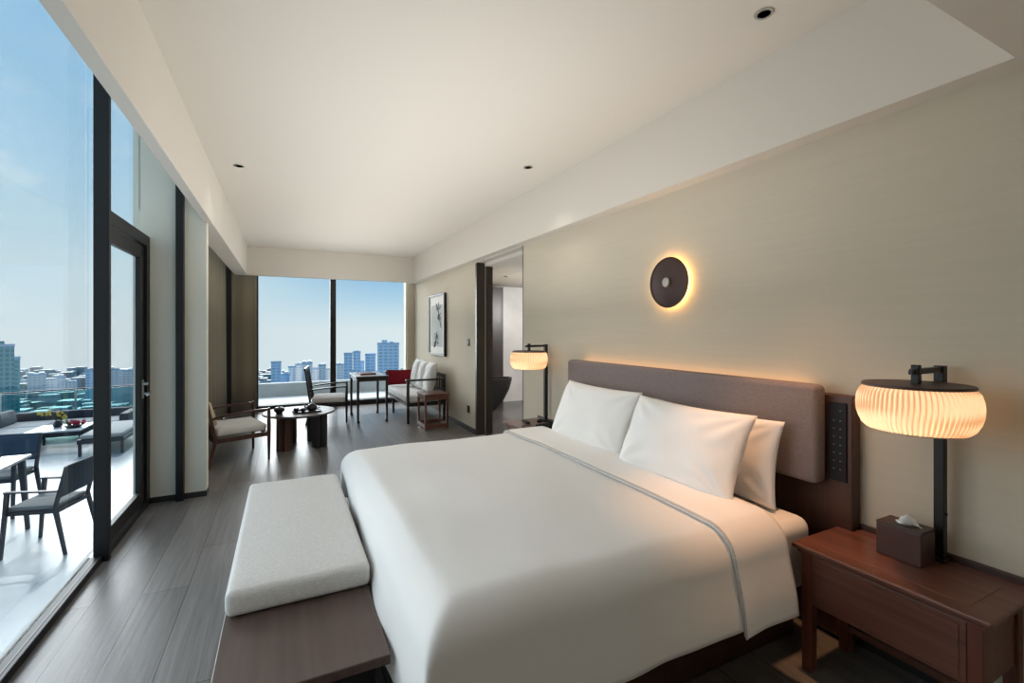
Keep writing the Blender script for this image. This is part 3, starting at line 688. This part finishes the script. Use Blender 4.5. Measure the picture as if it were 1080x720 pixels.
obj('bowl', lathe(B(), [(0, 0), (.04, 0), (.035, .015), (.06, .04), (.065, .065), (.055, .07), (0, .07)], (-.06, 6.66, .467), 24), M['ceramic'], bw, smooth=True)
obj('lid', lathe(B(), [(0, .071), (.056, .071), (.045, .085), (.012, .092), (.012, .10), (0, .103)], (-.06, 6.66, .467), 24), M['ceramic'], bw, smooth=True)

# tea table by the window
dt = thing('side_table', 'tall slender-legged table with a pale top before the end window', 'table', (1.34, 8.4, 0))
tx0, tx1, ty0, ty1 = 1.06, 1.60, 7.95, 8.87
obj('table_top', box(B(), tx0, tx1, ty0, ty1, .745, .775, b=.004), M['ebony'], dt)
obj('inset', box(B(), tx0 + .03, tx1 - .03, ty0 + .03, ty1 - .03, .775, .778), M['tabletop'], dt)['label'] = 'pale polished inset'
obj('apron', (lambda bm: [box(bm, tx0 + .02, tx1 - .02, ty0 + .02, ty0 + .04, .69, .745), box(bm, tx0 + .02, tx1 - .02, ty1 - .04, ty1 - .02, .69, .745), box(bm, tx0 + .02, tx0 + .04, ty0 + .04, ty1 - .04, .69, .745), box(bm, tx1 - .04, tx1 - .02, ty0 + .04, ty1 - .04, .69, .745)][0])(B()), M['ebony'], dt)
for x in (tx0 + .035, tx1 - .035):
    for y in (ty0 + .035, ty1 - .035):
        bm = B(); bar(bm, (x, y, .045), (x, y, .745), .034, .034, .042, .042); s = 1 if x > 1.3 else -1
        bar(bm, (x - s * .008, y, .0), (x, y, .05), .05, .045, .034, .034); obj('leg', bm, M['ebony'], dt)
bk = thing('book', 'brown book lying on the tall table by the window', 'book', (1.28, 8.35, .779), .1)
obj('cover', box(B(), -.13, .13, -.17, .17, 0, .028, b=.003), M['bookred'], bk, world=False)
obj('pages', box(B(), -.122, .1315, -.162, .162, .005, .023), M['paper'], bk, world=False)

# sofa
sf = thing('sofa', 'dark wood framed sofa with white cushions against the right wall', 'sofa', (2.14, 8.4, 0))
sx0, sx1, sy0, sy1 = 1.81, 2.47, 7.56, 9.36
for x in (sx0 + .02, sx1 - .02):
    for y in (sy0 + .02, sy1 - .02): obj('leg', box(B(), x - .022, x + .022, y - .022, y + .022, 0, .70 if x < 2 else .80, b=.004), M['ebony'], sf)
obj('leg', box(B(), sx0, sx0 + .04, 8.70, 8.74, 0, .30), M['ebony'], sf)
bm = B(); box(bm, sx0, sx1, sy0 + .005, sy0 + .035, .28, .33); box(bm, sx0, sx1, sy1 - .035, sy1 - .005, .28, .33); box(bm, sx0 + .002, sx0 + .04, sy0, sy1, .28, .33); box(bm, sx1 - .04, sx1, sy0, sy1, .28, .33); box(bm, sx0 + .04, sx1 - .04, sy0 + .035, sy1 - .035, .30, .325)
obj('seat_frame', bm, M['ebony'], sf)
for y in (sy0 + .02, sy1 - .02): obj('armrest', box(B(), sx0 - .02, sx1, y - .03, y + .03, .70, .73, b=.005), M['ebony'], sf)
bm = B(); box(bm, sx1 - .03, sx1 - .005, sy0, sy1, .74, .80); box(bm, sx1 - .03, sx1 - .01, sy0, sy1, .50, .54)
for k in range(12): box(bm, sx1 - .026, sx1 - .012, sy0 + .13 + k * .14, sy0 + .15 + k * .14, .33, .74)
obj('backrest', bm, M['ebony'], sf)
bm = B()
for k in range(5): box(bm, sx0 + .1 + k * .11, sx0 + .12 + k * .11, sy0 + .012, sy0 + .028, .33, .70)
bm.free()
bm = B(); box(bm, sx0 + .0, sx1 - .05, sy0 + .045, sy1 - .045, .33, .455, b=.035, seg=4); obj('seat_cushion', bm, M['white'], sf, smooth=2)
for i, (y, lb) in enumerate(((7.86, 'white sofa cushion nearest the near armrest'), (8.30, 'white sofa cushion, second from the near armrest'), (8.74, 'white sofa cushion farthest from the near armrest, beside the red one'))):
    pillow(lb, y, 2.285, .73, .44, .54, .17, .20, 11 + i, m=M['white'], name='sofa_cushion', cat='cushion', group='white back cushions on the sofa')
pillow('dark red lumbar cushion propped at the far end of the sofa', 9.15, 2.08, .62, .56, .31, .13, .25, 21, yaw=PI / 2 * .93, m=M['red'], name='lumbar_cushion', cat='cushion', group=None)

st = thing('end_table', 'small reddish wooden end table with open frame beside the sofa', 'end table', (2.14, 7.2, 0))
ex0, ex1, ey0, ey1 = 1.95, 2.33, 6.98, 7.42
obj('table_top', box(B(), ex0 - .012, ex1 + .012, ey0 - .012, ey1 + .012, .525, .55, b=.005), M['rosewood'], st)
bm = B()
for a in ((ex0, ex1, ey0, ey0 + .02), (ex0, ex1, ey1 - .02, ey1), (ex0, ex0 + .02, ey0, ey1), (ex1 - .02, ex1, ey0, ey1)): box(bm, a[0] + .003, a[1] - .003, a[2] + .003, a[3] - .003, .455, .525)
obj('apron', bm, M['rosewood'], st)
for x in (ex0 + .015, ex1 - .015):
    for y in (ey0 + .015, ey1 - .015): obj('leg', box(B(), x - .016, x + .016, y - .016, y + .016, 0, .525, b=.003), M['rosewoodz'], st)
bm = B()
for a in ((ex0, ex1, ey0, ey0 + .025), (ex0, ex1, ey1 - .025, ey1), (ex0, ex0 + .025, ey0, ey1), (ex1 - .025, ex1, ey0, ey1)): box(bm, a[0] + .004, a[1] - .004, a[2] + .004, a[3] - .004, .015, .075)
obj('floor_stretcher', bm, M['rosewood'], st)

# ---------------------------------------------------------------- terrace
TZ = -.5
def terrace_chair(label, loc, rz, backmat=M['rattan']):
    """faces +X locally"""
    t = thing('terrace_chair', label, 'chair', loc, rz, 'dark terrace chairs'); h = .44
    for y in (-.24, .24):
        obj('leg', bar(B(), (.27, y * 1.05, 0), (.22, y, .64), .022, .03, .03, .04), M['navy'], t, world=False)
        bm = B(); bar(bm, (-.30, y * 1.05, 0), (-.20, y, .46), .022, .03, .03, .04); bar(bm, (-.20, y, .46), (-.30, y, .87), .028, .035, .022, .026); obj('leg', bm, M['navy'], t, world=False)
        bm = B(); bar(bm, (.245, y, .645), (-.22, y, .63), .04, .016); obj('armrest', bm, M['navy'], t, world=False)
    bm = B(); box(bm, -.22, .25, -.235, .235, .41, .445); obj('seat_frame', bm, M['navy'], t, world=False)
    bm = B(); box(bm, -.20, .245, -.225, .225, .446, .49, b=.018, seg=3); obj('seat_cushion', bm, M['outcush2'], t, smooth=2, world=False)
    bm = B(); bar(bm, (-.232, 0, .56), (-.30, 0, .875), .46, .014, up=(1, 0, .2)); obj('back_panel', bm, backmat, t, world=False)
    return t
terrace_chair('dark terrace chair nearest the glass, turned sideways at the white table', (-1.99, 5.86, TZ), math.radians(166)).scale = (.86, .9, .92)
terrace_chair('dark blue terrace chair on the far side of the white table', (-2.85, 7.15, TZ), math.radians(-96), M['bluewv']).scale = (.92, .92, .95)
tt = thing('terrace_table', 'white-topped square table with dark legs on the terrace', 'table', (-2.8, 6.1, TZ))
obj('table_top', box(B(), -3.3, -2.36, 5.66, 6.52, .235, .26, b=.004), M['tabletop'], tt)
for x in (-2.42, -3.24):
    for y in (5.72, 6.46): obj('leg', bar(B(), (x + (.05 if x > -3 else -.05), y, TZ), (x, y, .235), .03, .03, .05, .05), M['navy'], tt)
cup('dark mug on the white terrace table', -2.62, 6.36, .261, 1.7, 'mug', 'mug', None, True)

def railing():
    A = Vector((-12.5, 10.3, TZ)); Bp = Vector((-5.1, 12.8, TZ)); C = Vector((-.9, 14.0, TZ))
    t = thing('glass_railing', 'teal glass balustrade with a thin dark top rail around the terrace', 'railing', tuple(Bp))
    for a, b in ((A, Bp), (Bp, C)):
        n = int((b - a).length / 1.05)
        for i in range(n):
            p = a.lerp(b, i / n); q = a.lerp(b, (i + 1) / n)
            bm = B(); bar(bm, p + Vector((0, 0, .40)) + (q - p) * .01, q + Vector((0, 0, .40)) - (q - p) * .01, .012, .72); obj('glass_panel', bm, M['railglass'], t)
            bm = B(); bar(bm, p, p + Vector((0, 0, .76)), .03, .03); obj('post', bm, M['steel'], t)
        bm = B(); bar(bm, a + Vector((0, 0, .78)), b + Vector((0, 0, .78)), .045, .025); obj('top_rail', bm, M['navy'], t)
railing()

so = thing('terrace_sofa', 'long dark corner sofa with grey cushions along the terrace edge', 'sofa', (-4.2, 11.6, TZ))
sb_ = obj('base', (lambda bm: [box(bm, -4.62, -2.75, 11.3, 12.1, TZ + .08, TZ + .24, b=.01), box(bm, -4.66, -3.9, 8.6, 11.3, TZ + .08, TZ + .24, b=.01)][0])(B()), M['rattan'], so)
obj('back_panel', box(B(), -4.72, -2.75, 12.02, 12.14, TZ + .08, TZ + .46, b=.02), M['rattan'], so)
obj('back_panel', box(B(), -4.78, -4.68, 8.6, 12.14, TZ + .08, TZ + .46, b=.02), M['rattan'], so)
obj('end_arm', box(B(), -2.86, -2.72, 11.3, 12.1, TZ + .06, TZ + .44, b=.02), M['rattan'], so)
for (a, b, c, d) in ((-3.88, -3.35, 11.32, 11.98), (-3.33, -2.88, 11.32, 11.98), (-4.6, -3.92, 11.28, 11.98), (-4.6, -3.92, 9.95, 11.26), (-4.6, -3.92, 8.62, 9.93)):
    obj('seat_cushion', box(B(), a, b, c, d, TZ + .241, TZ + .31, b=.025, seg=3), M['outcush'], so, smooth=2)
for y in (9.0, 9.65, 10.3, 10.95, 11.6):
    obj('back_cushion', box(B(), -.07, .07, -.29, .29, 0, .26, b=.05, seg=4, mtx=Matrix.Translation((-4.56, y, TZ + .30)) @ Matrix.Rotation(-.15, 4, 'Y')), M['outcush2'], so, smooth=2)
for x, y in ((-2.85, 11.36), (-2.85, 12.0), (-4.5, 12.0), (-4.0, 8.7), (-4.5, 8.7), (-4.0, 11.36)): obj('leg', box(B(), x - .02, x + .02, y - .02, y + .02, TZ, TZ + .08), M['navy'], so)
ot = thing('terrace_bench', 'dark backless bench with a grey cushion at the right of the terrace sofa', 'bench', (-2.72, 10.5, TZ))
obj('frame', box(B(), -3.0, -2.40, 9.75, 11.1, TZ + .20, TZ + .27, b=.004), M['navy'], ot)
obj('cushion', box(B(), -2.98, -2.42, 9.77, 11.08, TZ + .271, TZ + .34, b=.025, seg=3), M['outcush'], ot, smooth=2)
for x in (-2.97, -2.43):
    for y in (9.78, 11.07): obj('leg', box(B(), x - .018, x + .018, y - .018, y + .018, TZ, TZ + .20), M['navy'], ot)
lt = thing('terrace_coffee_table', 'low dark coffee table in front of the terrace corner sofa', 'table', (-3.5, 10.7, TZ))
obj('table_top', box(B(), -3.86, -3.12, 10.33, 11.05, TZ + .325, TZ + .35, b=.003), M['tabletop'], lt)
obj('apron', box(B(), -3.85, -3.13, 10.34, 11.04, TZ + .28, TZ + .325), M['navy'], lt)
for x in (-3.83, -3.15):
    for y in (10.36, 11.02): obj('leg', box(B(), x - .014, x + .014, y - .014, y + .014, TZ, TZ + .28), M['navy'], lt)
def vase(label, x, y, kind):
    z = TZ + .35; t = thing('flower_vase', label, 'vase', (x, y, z), 0, 'flower vases on the terrace table'); R3 = random.Random(kind)
    if kind == 1:
        obj('pot', lathe(B(), [(0, 0), (.05, 0), (.07, .05), (.05, .10), (.03, .12), (0, .12)], (x, y, z), 20), M['ceramic'], t, smooth=True)
        bm = B(); ends = [(-.22, .26), (-.12, .27), (.03, .24), (.08, .18)]
        for a, b in ends: tube(bm, [(x, y, z + .11), (x + a * .5, y, z + .17), (x + a, y + .02, z + b)], .005, 6)
        obj('stems', bm, M['twig'], t)
        bm = B()
        for a, b in ends:
            for k in range(5): bmesh.ops.create_icosphere(bm, subdivisions=1, radius=.022, matrix=Matrix.Translation((x + a + R3.uniform(-.04, .04), y + R3.uniform(-.03, .03), z + b + R3.uniform(-.04, .03))))
        obj('blossoms', bm, M['yellow'], t)
    else:
        obj('pot', lathe(B(), [(0, 0), (.09, 0), (.13, .04), (.12, .05), (0, .05)], (x, y, z), 20), M['ceramic'], t, smooth=True)
        bm = B()
        for k in range(12): bmesh.ops.create_icosphere(bm, subdivisions=1, radius=.035, matrix=Matrix.Translation((x + R3.uniform(-.05, .12), y + R3.uniform(-.06, .06), z + .06 + R3.uniform(0, .06))))
        obj('blossoms', bm, M['crimson'], t)
        bm = B()
        for k in range(9):
            a = R3.uniform(0, 6.28); bar(bm, (x - .06, y, z + .05), (x - .06 + .13 * math.cos(a), y + .13 * math.sin(a), z + R3.uniform(.08, .16)), .04, .004, .008)
        obj('leaves', bm, M['leaf'], t)
vase('dark vase of yellow blossom twigs on the low terrace table', -3.56, 10.75, 1)
vase('low bowl of crimson flowers on the low terrace table', -3.3, 10.6, 2)

# ---------------------------------------------------------------- the city beyond
GZ = -90.0
def at(px, d):
    t = (px - 540) / F; c = math.cos(YAW); s = math.sin(YAW)
    return d * (t * c + s), d * (c - t * s)
bm = B(); 
vs = [bm.verts.new((1050 * math.sin(a), 1050 * math.cos(a), GZ)) for a in [(-1.75 + .06 * k) for k in range(46)]] + [bm.verts.new((40, -60, GZ))]
bm.faces.new(vs); g = obj('city_ground', bm, M['ground']); g['kind'] = 'structure'
FA = dict(teal=facade('teal_glass_facade', (96, 158, 164), (66, 130, 140), 3, 3.4, .5), grey=facade('haze_grey_facade', (206, 207, 210), (172, 182, 194), 4, 3.2, .9),
          blue=facade('haze_blue_facade', (184, 206, 226), (152, 184, 214), 5, 3.3, .7), pale=facade('haze_pale_facade', (228, 226, 226), (192, 197, 206), 4, 3.2, 1.0), roof=mat('haze_grey_roof', (160, 182, 204), .8))  # grey, blue, pale and roof colours have distance haze mixed in
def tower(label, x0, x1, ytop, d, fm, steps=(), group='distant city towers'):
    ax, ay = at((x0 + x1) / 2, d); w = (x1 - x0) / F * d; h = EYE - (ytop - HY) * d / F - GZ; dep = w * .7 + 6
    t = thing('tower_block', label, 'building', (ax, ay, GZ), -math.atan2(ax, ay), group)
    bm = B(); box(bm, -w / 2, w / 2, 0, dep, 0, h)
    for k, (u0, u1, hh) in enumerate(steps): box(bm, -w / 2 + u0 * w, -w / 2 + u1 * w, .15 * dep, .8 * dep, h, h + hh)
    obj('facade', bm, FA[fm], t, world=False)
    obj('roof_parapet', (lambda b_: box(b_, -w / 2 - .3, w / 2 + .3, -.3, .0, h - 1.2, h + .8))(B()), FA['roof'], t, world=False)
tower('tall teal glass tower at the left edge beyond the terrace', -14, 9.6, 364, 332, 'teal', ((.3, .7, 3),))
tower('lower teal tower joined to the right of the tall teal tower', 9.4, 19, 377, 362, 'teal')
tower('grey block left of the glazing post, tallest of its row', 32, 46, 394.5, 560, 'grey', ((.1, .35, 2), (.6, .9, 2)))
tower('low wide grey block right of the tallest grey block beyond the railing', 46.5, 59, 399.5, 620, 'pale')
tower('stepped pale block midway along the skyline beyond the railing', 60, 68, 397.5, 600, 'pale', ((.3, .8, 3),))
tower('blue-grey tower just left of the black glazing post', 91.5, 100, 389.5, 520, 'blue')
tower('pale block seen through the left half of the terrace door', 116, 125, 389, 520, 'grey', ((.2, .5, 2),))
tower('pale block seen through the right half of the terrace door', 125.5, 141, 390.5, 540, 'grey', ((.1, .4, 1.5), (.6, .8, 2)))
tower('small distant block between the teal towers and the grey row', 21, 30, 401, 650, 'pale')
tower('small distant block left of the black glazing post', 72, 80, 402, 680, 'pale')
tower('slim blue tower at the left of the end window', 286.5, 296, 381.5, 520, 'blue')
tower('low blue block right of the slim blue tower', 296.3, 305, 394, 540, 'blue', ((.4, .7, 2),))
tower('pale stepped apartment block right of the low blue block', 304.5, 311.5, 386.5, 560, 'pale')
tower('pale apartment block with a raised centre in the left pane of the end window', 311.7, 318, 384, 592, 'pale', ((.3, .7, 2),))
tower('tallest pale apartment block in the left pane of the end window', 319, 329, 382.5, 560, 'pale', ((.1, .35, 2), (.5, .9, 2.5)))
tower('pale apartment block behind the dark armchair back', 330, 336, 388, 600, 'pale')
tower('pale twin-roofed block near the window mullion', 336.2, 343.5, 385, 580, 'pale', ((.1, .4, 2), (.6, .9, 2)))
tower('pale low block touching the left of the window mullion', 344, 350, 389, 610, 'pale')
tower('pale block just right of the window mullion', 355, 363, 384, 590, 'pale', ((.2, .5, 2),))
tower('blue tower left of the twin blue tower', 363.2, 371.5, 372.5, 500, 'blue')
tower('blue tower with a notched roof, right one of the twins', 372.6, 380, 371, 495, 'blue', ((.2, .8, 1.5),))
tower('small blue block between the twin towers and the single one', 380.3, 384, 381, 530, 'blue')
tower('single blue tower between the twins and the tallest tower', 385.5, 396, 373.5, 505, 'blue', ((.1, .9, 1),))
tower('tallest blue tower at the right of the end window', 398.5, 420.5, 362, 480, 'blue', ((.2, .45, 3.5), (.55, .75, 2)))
# uncountable low roofs of the city, distance haze mixed into their tints
R4 = random.Random(11)
spots_ = [(o.location.x, o.location.y) for o in bpy.data.objects if o.name.startswith('tower_block')]
bm = B()
for k in range(2600):
    d = 130 + 720 * R4.random() ** .7; px = R4.uniform(-90, 520); x, y = at(px, d); w = R4.uniform(6, 18); dd = R4.uniform(6, 16); h = R4.uniform(5, 20) * (.6 + d / 1200)
    if any(math.hypot(x - a, y - b - 8) < 38 for a, b in spots_): continue
    bar(bm, (x, y, GZ), (x, y, GZ + h), w, dd, w, dd)
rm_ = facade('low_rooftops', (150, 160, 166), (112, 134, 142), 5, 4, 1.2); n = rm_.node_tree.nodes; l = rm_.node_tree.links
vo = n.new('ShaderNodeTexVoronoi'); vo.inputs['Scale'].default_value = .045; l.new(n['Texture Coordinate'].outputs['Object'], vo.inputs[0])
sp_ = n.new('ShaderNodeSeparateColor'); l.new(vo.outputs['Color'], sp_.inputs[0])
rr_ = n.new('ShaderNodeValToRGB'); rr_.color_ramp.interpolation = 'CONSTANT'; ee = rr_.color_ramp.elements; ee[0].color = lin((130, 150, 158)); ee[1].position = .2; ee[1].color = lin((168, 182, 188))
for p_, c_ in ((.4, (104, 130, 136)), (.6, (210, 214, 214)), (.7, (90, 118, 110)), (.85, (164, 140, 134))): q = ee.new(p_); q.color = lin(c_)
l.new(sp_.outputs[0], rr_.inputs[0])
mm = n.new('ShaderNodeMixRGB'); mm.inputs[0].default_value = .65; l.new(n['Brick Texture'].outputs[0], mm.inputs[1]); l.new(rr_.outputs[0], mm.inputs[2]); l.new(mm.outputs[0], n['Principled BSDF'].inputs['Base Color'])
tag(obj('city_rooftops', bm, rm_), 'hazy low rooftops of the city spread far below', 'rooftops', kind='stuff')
